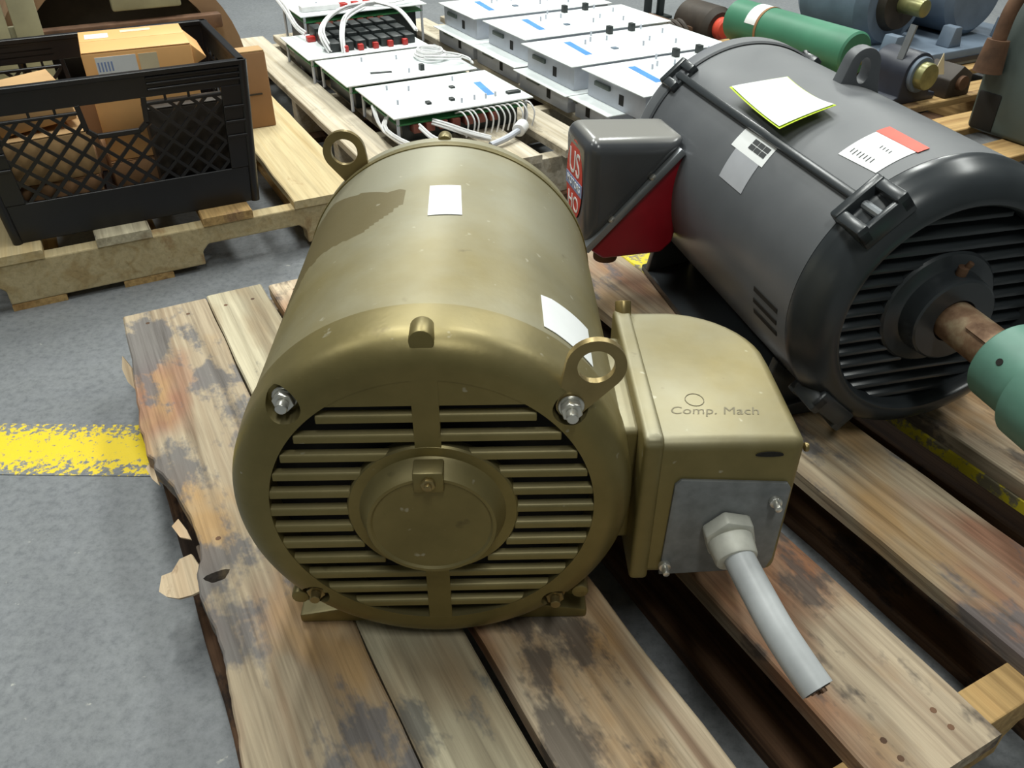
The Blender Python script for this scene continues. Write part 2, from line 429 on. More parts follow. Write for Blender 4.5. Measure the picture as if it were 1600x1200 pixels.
for a, c in ((-.01, .11), (.125, .21), (.235, .365), (.482, .606), (.716, .838), (.953, 1.07)):
    for v in (.205, .225, .775, 1.325):
        for q in (.22, .76):
            x = a+(c-a)*q; B().cyl((x, v, .1292), (x, v, .13015), .0034, 8).build('nail_head', M['rust'], P0)
def shard(pts, t, Mx, name='splinter'):
    return B().prism(pts, 0, t, 'z', Mx).build(name, M['splinter'], P0, smooth=0)
shard([(0, 0), (-.016, .006), (-.030, -.004), (-.044, .002), (-.052, -.018), (-.044, -.034), (-.030, -.050), (-.012, -.060), (.002, -.064), (.006, -.03)], .003, Matrix.Translation((-.016, .800, .094)) @ Matrix.Rotation(R(-28), 4, 'Y'))
shard([(0, 0), (-.012, .014), (-.018, .040), (-.008, .046), (-.002, .020)], .0025, Matrix.Translation((-.012, .81, .108)) @ Matrix.Rotation(R(-18), 4, 'Y'))
shard([(0, 0), (-.008, .03), (-.012, .075), (-.006, .11), (.004, .06)], .004, Matrix.Translation((-.028, 1.18, .101)) @ Matrix.Rotation(R(-30), 4, 'Y'))
shard([(0, 0), (-.007, .02), (-.012, .05), (-.002, .055)], .003, Matrix.Translation((-.030, .93, .106)) @ Matrix.Rotation(R(-20), 4, 'Y'))

# crate pallet
P1 = thing('wooden_pallet', 'clean pale pine pallet on the floor beneath the black crate', 'pallet', W(0, 1.735), YW)
for a, c, m in ((-.43, -.33, 'wood_new'), (-.225, -.124, 'wood_new'), (-.028, .077, 'wood_grey'), (.180, .285, 'wood_end'), (.375, .533, 'wood_new')):
    board(a, c, -.004, 1.12, .100, .118, .0008).build('deck_board', M[m], P1, smooth=0)
for v0, v1 in ((.0, .038), (.55, .588), (1.075, 1.113)):
    stringer(-.55, .533, v0, v1, .014, .0995, ((-.42, -.21), (.168, .395))).build('stringer', M['wood_new'], P1, bevel=.003, smooth=0)
for a, c in ((-.5, -.4), (-.21, -.11), (-.0, .1), (.41, .52)):
    board(a, c, 0, 1.115, 0, .0138, .0008).build('bottom_board', M['wood_end'], P1, smooth=0)

# panel pallet
P2 = thing('wooden_pallet', 'dusty pale wooden pallet under the rows of white control panels', 'pallet', W(.58, 1.70), YW)
for a, c in ((0, .10), (.135, .235), (.30, .40), (.465, .565), (.63, .73), (.79, .89), (.96, 1.06), (1.12, 1.22)):
    board(a, c, 0, 1.5, .110, .130, .0008).build('deck_board', M['wood_pale'], P2, smooth=0)
for v0, v1 in ((.02, .06), (.36, .40), (.75, .79), (1.42, 1.46)):
    stringer(0, 1.22, v0, v1, .016, .1095, ((.2, .42), (.72, .95))).build('stringer', M['wood_pale'], P2, bevel=.002, smooth=0)
for v0, v1 in ((0, .08), (.7, .8), (1.4, 1.48)):
    B().box(0, 1.22, v0, v1, 0, .0158).build('bottom_board', M['wood_dark'], P2, smooth=0)

# right rear pallet
P3 = thing('wooden_pallet', 'yellowish wooden pallet at the right behind the dark motor', 'pallet', W(1.86, .95), YW)
for k in range(8):
    B_ = board(-.0, .095, 0, 1.15, .112, .130, .0012)
    o = B_.build('deck_board', M['wood_end'], P3, smooth=0, loc=(1.15, .02+k*.19, 0), rot=(0, 0, R(90)))
for u0 in (.03, .55, 1.07):
    B().box(u0, u0+.04, 0, 1.46, .016, .1115).build('stringer', M['wood_end'], P3, bevel=.002, smooth=0)
for k in range(3):
    B().box(0, 1.15, .02+k*.66, .12+k*.66, 0, .0158).build('bottom_board', M['wood_dark'], P3, smooth=0)

# ------------------------------------------------------------------ gold motor
K = .978; ZC = .176; RD = .187
G = thing('electric_motor', 'gold painted electric motor with louvred front on the torn pallet', 'motor', (-.073*K, .557*K, .85-.72*K), R(1.4))
def AX(zc=ZC): return Matrix.Translation((0, 0, zc))
def arc(cx, cy, r, a0, a1, n):
    return [(cx+r*cos(R(a0+(a1-a0)*i/n)), cy+r*sin(R(a0+(a1-a0)*i/n))) for i in range(n+1)]
# drum with stain attribute
STAIN = [(101, .30), (102, .277), (109, .250), (116, .234), (129, .246), (139, .246), (146, .200), (152, .15), (160, .12), (172, .12), (172, .47), (146, .402), (137, .409), (128, .380), (115, .345), (108, .325), (103, .325)]
def inside(p, poly):
    c = False; n = len(poly)
    for i in range(n):
        a = poly[i]; b = poly[(i+1) % n]
        if (a[1] > p[1]) != (b[1] > p[1]) and p[0] < (b[0]-a[0])*(p[1]-a[1])/(b[1]-a[1])+a[0]: c = not c
    return c
def drum():
    SEG = 240; NY = 90; y0 = .055; y1 = .475
    me = bpy.data.meshes.new('drum'); vs = []; fs = []; st = []
    for i in range(SEG):
        th = 360*i/SEG
        for j in range(NY+1):
            y = y0+(y1-y0)*j/NY
            vs.append((RD*cos(R(th))*K, y*K, (ZC+RD*sin(R(th)))*K))
            wv = mnoise.noise(Vector((th*.12, y*40, 0)))
            st.append(1. if inside((th+wv*2, y+wv*.006), STAIN) else 0.)
    for i in range(SEG):
        for j in range(NY):
            k = (i+1) % SEG; fs.append((i*(NY+1)+j, i*(NY+1)+j+1, k*(NY+1)+j+1, k*(NY+1)+j))
    me.from_pydata(vs, [], fs); me.update()
    a = me.attributes.new('stain', 'FLOAT', 'POINT'); a.data.foreach_set('value', st)
    bm = bmesh.new(); bm.from_mesh(me); bmesh.ops.recalc_face_normals(bm, faces=bm.faces); bm.to_mesh(me); bm.free()
    me.shade_smooth(); me.materials.append(M['gold_dusty'])
    o = bpy.data.objects.new('drum', me); COL.objects.link(o); o.parent = G
drum()
prof = [(.149, .034), (.149, 0), (.158, 0)] + arc(.160, .027, .027, -88, 0, 12)[0:] + [(.1885, .05), (.1885, .058), (.180, .060), (.165, .05)]
bell = B(K).lathe(prof, 144, closed=True, M=AX()).build('front_bell', M['gold'], G)
cuts = []
BOLT = [(-.1205, .1215), (.1235, .116), (-.124, -.114), (.117, -.128)]
for i, (x, z) in enumerate(BOLT):
    cuts.append(B(K).cyl((x, -.02, z+ZC), (x, .019, z+ZC), .0175 if i < 2 else .0155, 28, r1=.0150 if i < 2 else .013).build('cut', None, G, smooth=0))
boolean(bell, cuts)
rb = [(.02, .50), (.12, .498)] + arc(.150, .462, .037, 90, 0, 10) + [(.1885, .455), (.1885, .445), (.17, .445)]
B(K).lathe(rb, 128, M=AX(), closed=True).build('rear_bell', M['gold'], G)
B(K).lathe([(0.0001, .508), (.03, .508), (.034, .5)], 40, M=AX()).build('rear_cap', M['gold'], G)
B(K).lathe([(.0001, .036), (.152, .036), (.152, .042), (.0001, .042)], 64, M=AX()).build('interior_shade', M['inner_dark'], G)  # dark disc painted as the shade inside the motor, behind the louvers
# web: hub plate and spoke
hp = B(K).lathe([(.0001, .0), (.0775, 0), (.079, .002), (.079, .012), (.0001, .012)], 72, M=AX()); hp.box(-.0115, .0115, .0002, .012, ZC+.06, ZC+.152); hp.box(-.0115, .0115, .0002, .012, ZC-.152, ZC-.06)
hp.build('face_web', M['gold'], G)
pitch = .02145
for k in range(12):
    z = (5.5-k)*pitch
    for s in (-1, 1):
        zz = z
        xo = sqrt(max(.151**2-z*z, .0004)); zi = abs(z)
        xi = max(.0105, sqrt(max(.0775**2-(zi+.006)**2, 0)))
        if xo-xi < .012: continue
        # straight sided slots: vane under the slot, flat web below
        zt = ZC+z-.0052; zb = ZC+z-pitch+.0078
        sec = [(.0006, zb), (.0006, zt-.0022), (.0022, zt), (.0085, zt+.0012), (.0085, zt-.0016), (.0045, zt-.0032), (.0045, zb)]
        B(K).prism(sec, s*xi, s*xo, 'x').build('louver', M['gold_clean'], G, bevel=.0007, seg=1)
B(K).prism([(x, ZC+z) for x, z in ((-.095, .1225), (.095, .1225), (.07, .152), (-.07, .152))], .0007, .006, 'y').build('face_top_web', M['gold'], G)
# hub cap
hub = B(K).lathe([(.0685, .001), (.066, -.002), (.0605, -.0165), (.0585, -.0195), (.0555, -.0195), (.0535, -.0175), (.0001, -.0165)], 72, M=AX()).build('hub_cap', M['gold_clean'], G)
B(K).box(-.0135, .0135, -.0225, -.002, ZC+.044, ZC+.067).build('hub_boss', M['gold'], hub, bevel=.002)
hexnut(B(K), (0, -.0225, ZC+.056), (0, -1, 0), .0068, .004).cyl((0, -.0265, ZC+.056), (0, -.030, ZC+.056), .0035, 12).build('drain_plug', M['gold_steel'], hub, bevel=.0006)
# top lug
B(K).prism(arc(0, RD-.004, .0105, 0, 180, 10)+[(-.0085, RD-.03), (.0085, RD-.03)], .006, .030, 'y', AX()).build('top_lug', M['gold'], G, bevel=.002)
B(K).prism(arc(0, RD-.004, .009, 0, 180, 10)+[(-.0085, RD-.03), (.0085, RD-.03)], .468, .488, 'y', AX()).build('top_lug', M['gold'], G, bevel=.002)
# bolts
for i, (x, z) in enumerate(BOLT):
    b = B(K); y = .018
    if i == 1: y = .006
    if i > 1: y = .014
    b.cyl((x, y, z+ZC), (x, y-.002, z+ZC), .0115, 20); hexnut(b, (x, y-.002, z+ZC), (0, -1, 0), .0098, .008); b.cyl((x, y-.01, z+ZC), (x, y-.019, z+ZC), .0052, 14)
    b.build('bolt', M['bright_steel'] if i < 2 else M['gold_steel'], G, bevel=.0006, seg=1)
# lifting eyes
def eye(bx, bz, y, dx, dz, ro, ri, mat):
    L = sqrt(dx*dx+dz*dz); th0 = atan2(dz, dx); n = 30
    out = []
    half = .013
    a_t = math.acos(min(1, (ro-half)/L))
    for i in range(n+1):
        a = th0+(-pi/2-.25)+(pi+.5)*i/n; out.append((bx+dx+ro*cos(a), bz+dz+ro*sin(a)))
    px, pz = -sin(th0), cos(th0)
    out.append((bx+px*half, bz+pz*half))
    for i in range(1, 8):
        a = th0+pi/2+pi*i/8; out.append((bx+half*cos(a), bz+half*sin(a)))
    out.append((bx-px*half, bz-pz*half))
    o = B(K).prism(out, y, y+.007, 'y').build('lifting_eye', mat, G, smooth=0)
    c = B(K).cyl((bx+dx, y-.02, bz+dz), (bx+dx, y+.03, bz+dz), ri, 40).build('cut', None, G, smooth=0)
    boolean(o, [c]); return o
eye(BOLT[1][0], BOLT[1][1]+ZC, .0062, .0195, .0395, .0255, .0158, M['gold_steel'])
eye(-.106, .128+ZC, .462, -.020, .046, .0265, .0165, M['gold_steel'])
hexnut(B(K), (-.106, .462, .128+ZC), (0, -1, 0), .0098, .008).build('bolt', M['gold_steel'], G)
# feet
for s in (-1, 1):
    f = B(K); f.prism([(s*.075, .012), (s*.155, -.0035), (s*.155, -.0155), (s*.075, -.0155)], .03, .44, 'y'); f.prism([(s*.075, .012), (s*.12, .030), (s*.155, -.0035), (s*.075, -.0035)], .05, .09, 'y'); f.prism([(s*.075, .012), (s*.12, .030), (s*.155, -.0035), (s*.075, -.0035)], .37, .41, 'y')
    f.build('foot', M['gold'], G, bevel=.003)
    B(K).cyl((s*.1435, .012, .047), (s*.1435, .03, .047), .009, 14).build('foot_lug', M['gold'], G, bevel=.002)
# stickers
B(K).wrap([(93.0, .3175), (82.6, .3210), (81.6, .2440), (92.4, .2395)], RD, ZC).build('sticker', M['white'], G, label='plain white rectangular sticker')
st2 = B(K)
for qd in ([(56.6, .126), (52.6, .1307), (52.6, .0700), (56.6, .0697)], [(52.6, .1307), (36.6, .1355), (37.6, .0666), (52.6, .0700)]): st2.wrap(qd, RD, ZC)
st2.build('sticker', M['white'], G, label='white data sticker beside the lifting eye')
# conduit box
cb_poly = [(.2005, .02), (.344, .02)] + [(.344, .15)] + arc(.244, .156, .1, 0, 84, 10)[1:] + [(.2005, .256)]
cbox = B(K).prism(cb_poly, .062, .238).build('conduit_box', M['gold_box'], G, bevel=.011, seg=4)
B(K).prism([(.0170, .058), (.2575, .058), (.2575, .236), (.25, .243), (.024, .243), (.0170, .236)], .1935, .2125, 'x').build('box_flange', M['gold_box'], cbox, bevel=.006, seg=3)
B(K).box(.150, .197, .05, .215, .085, .229).build('box_neck', M['gold_box'], cbox, bevel=.006, seg=3)
B(K).cyl((.2045, .246, .236), (.2045, .256, .250), .009, 16).cyl((.3455, .030, .222), (.3495, .030, .222), .0045, 12).build('box_lug', M['gold_steel'], cbox, bevel=.001)
pl = B(K).prism([(.2235, .066), (.3320, .072), (.3365, .088), (.3375, .182), (.333, .189), (.232, .1945), (.2265, .188)], .0165, .0205, 'y').build('knockout_plate', M['plate'], cbox, bevel=.001)
for x, z in ((.3245, .1675), (.2275, .081)):
    b = B(K).cyl((x, .0170, z), (x, .0115, z), .0062, 14); b.cyl((x, .012, z), (x, .003, z), .0036, 10)
    b.build('screw', M['bright_steel'], cbox, bevel=.0008)
gl = B(K); hexnut(gl, (.284, .0170, .130), (.05, -1, -.05), .027, .016); gl.cyl((.284, .003, .1285), (.287, -.018, .1225), .0228, 24, r1=.0205)
gl.build('cable_gland', M['gland'], cbox, bevel=.0025)
cpts = [(.285, .004, .1285), (.2895, -.024, .125), (.297, -.058, .1205), (.306, -.092, .1145), (.317, -.119, .107), (.329, -.142, .098)]
cbl = B(K).tube(cpts, .0150, 24, 8).build('cable', M['cable'], cbox)
d = (Vector(cpts[-1])-Vector(cpts[-2])).normalized(); e = Vector(cpts[-1])
cc = B(K).cyl(e+d*.0003, e+d*.0008, .0122, 18)
cc.build('cable_core', M['black_plastic'], cbox)
B(K).add([], []).cyl(e+Vector((.003, 0, .003)), e+d*.004+Vector((.003, 0, .003)), .003, 8).cyl(e+Vector((-.004, 0, -.002)), e+d*.003+Vector((-.004, 0, -.002)), .003, 8).cyl(e+Vector((.003, .003, -.005)), e+d*.003+Vector((.003, .003, -.005)), .003, 8).build('cable_strand', M['rusty_shaft'], cbox)
text('Comp. Mach', .0165, Matrix.Scale(K, 4) @ Matrix.Translation((.267, .066, .2382)) @ Matrix.Rotation(R(-2), 4, 'Z'), M['pencil'], 'pencil_note', cbox, .0001, .2)
B(K).tube([(.252+.009*cos(a), .084+.010*sin(a), .2382) for a in [2*pi*i/16 for i in range(17)]], .0005, 5, 1).build('pencil_note', M['pencil'], cbox)
B(K).add([], []).prism([(.3105+.011*cos(a)*1.2, .222+.004*sin(a)*(1 if a < pi else .5)) for a in [2*pi*i/14 for i in range(14)]], .0189, .0196, 'y').build('paint_chip', M['inner_dark'], cbox)

# ------------------------------------------------------------------ charcoal motor
ZD = .1976; RM = .1826
D = thing('electric_motor', 'charcoal grey electric motor with a red and grey terminal box', 'motor', (.4949, 1.0148, .1312), R(13.647))
B().lathe([(RM, -.090), (RM, .425)], 160, M=AX(ZD)).build('drum', M['charcoal'], D)
fb = [(.1835, -.092), (.1835, -.104), (.1815, -.107)] + [(.178, -.118), (.171, -.131), (.163, -.139), (.152, -.1445), (.146, -.1455), (.1415, -.1445), (.1385, -.141), (.136, -.120), (.136, -.095), (.17, -.090)]
bell = B().lathe(fb, 144, closed=True, M=AX(ZD)).build('front_bell', M['charcoal_gloss'], D)
B().lathe([(.1845, .420), (.1875, .423), (.1875, .450), (.182, .462), (.16, .480), (.05, .49), (.0001, .49)], 128, M=AX(ZD)).build('rear_bell', M['charcoal'], D)
B().lathe([(.0001, -.098), (.138, -.098)], 48, M=AX(ZD)).build('interior_shade', M['inner_dark'], D)  # near-black disc stands in for the shade behind the vanes
pt = .0188
for k in range(14):
    z = (6.5-k)*pt
    xo = sqrt(max(.1375**2-z*z, .0001))
    hr = .074
    segs = [(-xo, xo)] if abs(z) > hr else [(-xo, -sqrt(hr*hr-z*z)+.006), (sqrt(hr*hr-z*z)-.006, xo)]
    for x0, x1 in segs:
        if x1-x0 < .006: continue
        zt = ZD+z-.0015; zb = zt-.0062
        B().prism([(-.128, zb), (-.128, zt), (-.108, zt+.008), (-.106, zt+.006), (-.124, zb)], x0, x1, 'x').build('louver', M['charcoal_gloss'], D, bevel=.0008, seg=1)
hub = B().lathe([(.0765, -.110), (.0765, -.127), (.0735, -.130), (.060, -.1315), (.0565, -.134), (.054, -.1585), (.0515, -.1605), (.028, -.161), (.026, -.155)], 72, M=AX(ZD)).build('hub', M['charcoal_gloss'], D)
B().cyl((0, -.145, ZD+.050), (0, -.147, ZD+.066), .0065, 12).cyl((.004, -.147, ZD+.064), (.006, -.150, ZD+.072), .004, 8).build('grease_fitting', M['rust'], hub, bevel=.001)
sh = B().cyl((0, -.10, ZD), (0, -.32, ZD), .0255, 32).build('shaft', M['rusty_shaft'], D, bevel=.002)
B().prism([(-.0055, ZD+.0245), (.0055, ZD+.0245), (.0055, ZD+.029), (-.0055, ZD+.029)], -.285, -.20, 'y', Matrix.Translation((0, 0, ZD)) @ Matrix.Rotation(R(-40), 4, 'Y') @ Matrix.Translation((0, 0, -ZD))).build('shaft_key', M['rusty_shaft'], sh)
cpl = B().lathe([(.0258, -.247), (.046, -.247), (.0485, -.250), (.0485, -.303), (.0465, -.305), (.0465, -.308), (.060, -.310), (.060, -.375), (.0258, -.375)], 56, closed=True, M=AX(ZD)).build('coupling', M['mint'], D)
for th in (150, 30):
    p = Vector((.0484*cos(R(th)), -.278, ZD+.0484*sin(R(th)))); B().cyl(p, p+Vector((cos(R(th)), 0, sin(R(th))))*.0008, .004, 12).build('set_screw', M['inner_dark'], cpl)
# tie bars with ears
def onring(th, r, y): return Vector((r*cos(R(th)), y, ZD+r*sin(R(th))))
for th in (131.5, 228, 48):
    Mx = Matrix.Translation((0, 0, ZD)) @ Matrix.Rotation(R(90-th), 4, 'Y')
    if th != 228:
        B().box(-.0055, .0055, -.09, .43, RM-.003, RM+.0085, Mx).build('tie_bar', M['charcoal_gloss'], D, bevel=.002)
    for y0, y1 in ((-.142, -.086), (.405, .452)):
        bk = B()
        w0 = .034 if y0 < 0 else .026
        bk.box(-w0, w0, y1-.014, y1, RM-.014, RM+.013, Mx); bk.box(-w0, -w0+.015, y0, y1, RM-.014, RM+.011, Mx); bk.box(w0-.015, w0, y0, y1, RM-.014, RM+.011, Mx); bk.box(-w0, w0, y0, y0+.010, RM-.020, RM+.006, Mx)
        ob = bk.build('bracket', M['charcoal_gloss'], D, bevel=.003)
        bb = B(); ym = (y0+y1)/2
        bb.cyl(Mx @ Vector((0, y0+.004, RM+.0)), Mx @ Vector((0, ym+.012, RM+.0)), .006, 10)
        bb.build('bracket_bolt', M['lip'], ob)
# lifting lug
lg = [(.012, .176), (.082, .158), (.076, .182)] + arc(.048, .204, .025, 5, 168, 12) + [(.016, .186)]
o = B().prism([(x, z+ZD) for x, z in lg], .190, .212, 'y').build('lifting_lug', M['charcoal'], D, bevel=.002)
c = B().cyl((.046, .15, ZD+.216), (.046, .25, ZD+.216), .0135, 28).build('cut', None, D, smooth=0); c.data.transform(Matrix.Translation((.047, 0, ZD+.198)) @ Matrix.Diagonal((.75, 1, 1.35, 1)) @ Matrix.Translation((-.046, 0, -ZD-.216)))
boolean(o, [c])
# feet and vents
for s in (-1, 1):
    f = B(); f.prism([(s*.06, .03), (s*.150, .016), (s*.168, .012), (s*.168, 0), (s*.06, 0)], -.06, .40, 'y'); f.prism([(s*.08, .02), (s*.152, .09), (s*.168, .012)], -.05, -.035, 'y'); f.prism([(s*.08, .02), (s*.152, .09), (s*.168, .012)], .37, .385, 'y')
    f.build('foot', M['charcoal_gloss'], D, bevel=.002)
for th in (184.5, 190, 195.5):
    b = B(); b.wrap([(th-1.1, -.006), (th+1.1, -.006), (th+1.1, -.068), (th-1.1, -.068)], RM-.0002, ZD, 4, .0006)
    b.build('vent_slot', M['inner_dark'], D)
# labels
lw = B().wrap([(99.3, .012), (98.3, -.064), (120.0, -.068), (121.5, .004)], RM, ZD).build('sticker', M['white'], D, label='white sticker with a red stripe')
B().wrap([(98.2, .0125), (98.2, -.066), (103.4, -.068), (104.2, .011)], RM+.0006, ZD).build('red_stripe', M['orange_red'], lw)
for k in range(7):
    y = -.004-k*.0065; a = 117.4-.1*k
    B().wrap([(a-1.3, y), (a-1.3, y-.0012), (a+1.0+.4*(k % 2), y-.0028), (a+1.0+.4*(k % 2), y-.0016)], RM+.0006, ZD, 3).build('pen_stroke', M['ink'], lw)
for k in range(4):
    y = -.026-k*.006; a = 109.6
    B().wrap([(a-.8, y), (a-.8, y-.001), (a+.8, y-.0026), (a+.8, y-.0016)], RM+.0006, ZD, 3).build('pen_stroke', M['ink'], lw)
l1 = B()
l1.wrap([(133.4, .181), (133.0, .094), (142.6, .090), (142.6, .181)], RM, ZD, 6)
lb = l1.build('sticker', M['white'], D, label='small white barcode label')
for k in range(6):
    B().wrap([(134.8+(k % 2)*2.6, .144-.015*(k//2)), (134.8+(k % 2)*2.6, .1305-.015*(k//2)), (137.0+(k % 2)*2.6, .130-.015*(k//2)), (137.0+(k % 2)*2.6, .1435-.015*(k//2))], RM+.0006, ZD, 3).build('barcode_block', M['ink'], lb)
B().wrap([(142.6, .166), (142.6, .098), (156.0, .094), (156.0, .162)], RM, ZD, 6).build('sticker', M['silver'], D, label='silver rating label')
# terminal box: grey cover and red base, split on a diagonal
Y0, Y1 = .272, .394
cov = [(-.3235, .112), (-.3275, .297), (-.160, .287)]
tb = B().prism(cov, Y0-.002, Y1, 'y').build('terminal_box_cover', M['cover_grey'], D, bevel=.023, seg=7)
B().prism([(-.313, .1165), (-.174, .2615), (-.158, .246), (-.158, .20), (-.172, .115), (-.19, .098), (-.29, .098)], Y0+.004, Y1-.004, 'y').build('terminal_box_base', M['red'], D, bevel=.006, seg=3)
dd = Vector((.142, 0, .146)).normalized(); nn = Vector((-dd.z, 0, dd.x)); p0 = Vector((-.321, 0, .1175)); p1 = Vector((-.1725, 0, .2685))
lipp = [p0-nn*.003, p1-nn*.003, p1+nn*.009, p0+nn*.009]
lipo = B().prism([(q.x, q.z) for q in lipp], Y0-.0045, Y1+.004, 'y').build('cover_lip', M['lip'], D, bevel=.002)
for q in (.3, .72):
    p = p0.lerp(p1, q)+nn*.007; B().cyl((p.x, Y0-.001, p.z), (p.x+nn.x*.005, Y0-.001, p.z+nn.z*.005), .0055, 10).build('screw', M['bright_steel'], lipo, bevel=.001)
B().cyl((-.272, Y0+.045, .099), (-.272, Y0+.045, .078), .02, 16).build('conduit_plug', M['rust'], D, bevel=.002)
B().box(-.19, -.150, Y0+.02, Y1-.02, .12, .24).build('terminal_box_neck', M['charcoal'], D, bevel=.003)
# logo on the left face
ML = Matrix.Translation((-.3264, .334, .214)) @ Matrix.Rotation(R(-90), 4, 'Z') @ Matrix.Rotation(R(90), 4, 'X')
lo = B().add([], []).prism([(.040*cos(a), .064*sin(a)) for a in [2*pi*i/40 for i in range(40)]], 0, .0005, 'z', ML).build('logo_sticker', M['red_logo'], D)
B().prism([(-.0402, -.016), (.0402, -.016), (.0402, .004), (-.0402, .004)], .0005, .0009, 'z', ML).build('logo_band', M['blue_logo'], lo)
text('US', .050, ML @ Matrix.Translation((0, .026, .0009)) @ Matrix.Diagonal((.95, 1.1, 1, 1)), M['white'], 'logo_letters', lo)
text('MOTORS', .0165, ML @ Matrix.Translation((0, -.006, .0012)), M['white'], 'logo_letters', lo)
text('HO', .036, ML @ Matrix.Translation((0, -.038, .0009)), M['white'], 'logo_letters', lo)

# neon note lying on the drum
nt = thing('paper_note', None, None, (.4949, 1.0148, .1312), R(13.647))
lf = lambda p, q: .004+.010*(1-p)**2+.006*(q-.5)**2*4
B().wrap([(125.6, .2600), (105.6, .2200), (106.4, .0880), (128.6, .0930)], RM+.0022, ZD, 14, .0006, lf).build('neon_sheet', M['neon'], nt)
B().wrap([(124.9, .2560), (106.2, .2175), (106.8, .0910), (127.9, .0965)], RM+.0034, ZD, 14, .0006, lf).build('overexposed_middle', M['white'], nt)  # overexposed middle of the neon paper, painted as a white layer
tag(nt, 'neon yellow paper, its overexposed middle painted white, lying on top of the charcoal motor', 'note')

# ------------------------------------------------------------------ milk crate and its contents
C = thing('milk_crate', 'black plastic milk crate with diamond mesh sides on the pale pallet', 'crate', W(.07, 1.765, .118), YW)
hw = .256; dp = .39; t_ = .008
def wall_panel(cx, cy, rz, half, holes=True, name='crate_side'):
    Mx = Matrix.Translation((cx, cy, 0)) @ Matrix.Rotation(rz, 4, 'Z')
    b = B()
    b.box(-half, half, 0, t_, 0, .079, Mx)                      # solid skirt
    b.box(-half, half, 0, t_, .248, .296, Mx)                   # top band
    b.box(-half-.004, half+.004, -.006, t_+.002, .288, .298, Mx)  # rim
    for z in (.281, .270, .259): b.box(.07, half, -.004, t_, z, z+.005, Mx)
    b.box(-half, -half+.048, -.002, t_, .079, .25, Mx); b.box(half-.048, half, -.002, t_, .079, .25, Mx)
    for z in (.145, .175, .205): b.box(half-.048, half, -.006, t_, z, z+.006, Mx); b.box(-half, -half+.048, -.006, t_, z, z+.006, Mx)
    for x in (-.145, -.10, .10, .145): b.box(x-.0025, x+.0025, .001, t_-.001, .235, .25, Mx)
    b.box(-half, -.060, 0, t_, .232, .238, Mx); b.box(.060, half, 0, t_, .232, .238, Mx)
    # handle frame
    fr = .010
    hp = [(-.060, .250), (.060, .250), (.056, .200), (.040, .186), (-.040, .186), (-.056, .200)]
    for i in range(1, 6):
        p = Vector((hp[i][0], 0, hp[i][1])); q = Vector((hp[(i+1) % 6][0], 0, hp[(i+1) % 6][1]))
        d_ = (q-p).normalized(); n_ = Vector((-d_.z, 0, d_.x))*fr*.5
        b.prism([((p+n_).x, (p+n_).z), ((q+n_).x, (q+n_).z), ((q-n_).x, (q-n_).z), ((p-n_).x, (p-n_).z)], -.0005, t_, 'y', Mx)
    o = b.build(name, M['black_plastic'], C, bevel=.0012, seg=1)
    # diamond mesh
    m = B(); x0, x1, z0, z1 = -half+.045, half-.045, .076, .236
    st = .043; wd = .0032
    def clip(xa, za, dx, dz):
        # clip a line to the mesh field and cut the handle opening out
        ts = []
        n = 60; pts = []
        for i in range(n+1):
            s_ = i/n*.6; x = xa+dx*s_; z = za+dz*s_
            ok = x0 <= x <= x1 and z0 <= z <= z1 and not (abs(x) < .058 and z > .19)
            if ok: ts.append(s_)
            elif ts: break
        return (ts[0], ts[-1]) if len(ts) > 1 else None
    L2 = sqrt(.6**2+1); dx, dz = .72, .69
    x = x0-.25
    while x < x1+.25:
        for sg in (1, -1):
            r_ = clip(x, z0, dx*sg, dz)
            # lines may start outside the field on the left or right
            if r_ is None:
                n = 80; ok = [i/n*.6 for i in range(n+1) if x0 <= x+dx*sg*i/n*.6 <= x1 and z0 <= z0+dz*i/n*.6 <= z1 and not (abs(x+dx*sg*i/n*.6) < .058 and z0+dz*i/n*.6 > .19)]
                r_ = (ok[0], ok[-1]) if len(ok) > 1 else None
            if r_:
                a = Vector((x+dx*sg*r_[0], 0, z0+dz*r_[0])); c_ = Vector((x+dx*sg*r_[1], 0, z0+dz*r_[1]))
                d_ = (c_-a).normalized(); n_ = Vector((-d_.z, 0, d_.x))*wd
                m.prism([((a+n_).x, (a+n_).z), ((c_+n_).x, (c_+n_).z), ((c_-n_).x, (c_-n_).z), ((a-n_).x, (a-n_).z)], .001+(.0005 if sg > 0 else 0), t_-.001, 'y', Mx)
        x += st
    m.build('mesh_lattice', M['black_plastic'], C, kind='stuff', smooth=0)
wall_panel(0, 0, 0, hw)
wall_panel(0, dp, pi, hw)
wall_panel(hw, dp/2, pi/2, dp/2)
wall_panel(-hw, dp/2, -pi/2, dp/2)
for sx in (-1, 1):
    for y in (.003, dp-.003): B().cyl((sx*(hw-.003), y, 0), (sx*(hw-.001), y, .296), .010, 14).build('corner_post', M['black_plastic'], C)
B().box(-hw+.004, hw-.004, .006, dp-.006, .002, .010).build('crate_base', M['black_plastic'], C)
for ch in list(C.children):
    for q in ch.data.vertices:                                  # the crate narrows towards its base
        k_ = .925+.075*q.co.z/.296
        q.co.x *= k_; q.co.y = dp/2+(q.co.y-dp/2)*k_
def Kp(x, y, z): return W(.07, 1.765, .118) + Matrix.Rotation(YW, 3, 'Z') @ Vector((x, y, z))
def carton(name, label, x, y, z, sx, sy, sz, rz, mat, tilt=(0, 0), lab=None, extra=None):
    o = thing(name, label, 'box', Kp(x, y, z), YW+R(rz)); o.rotation_euler = (R(tilt[0]), R(tilt[1]), YW+R(rz))
    bd = B().box(-sx/2, sx/2, -sy/2, sy/2, 0, sz).build('carton_body', mat, o, bevel=.003)
    for q in (-1, 1): B().box(-sx/2+.001, sx/2-.001, .001 if q > 0 else -sy/2+.001, sy/2-.001 if q > 0 else -.001, sz, sz+.0025).build('carton_flap', mat, o, bevel=.0008)
    return o
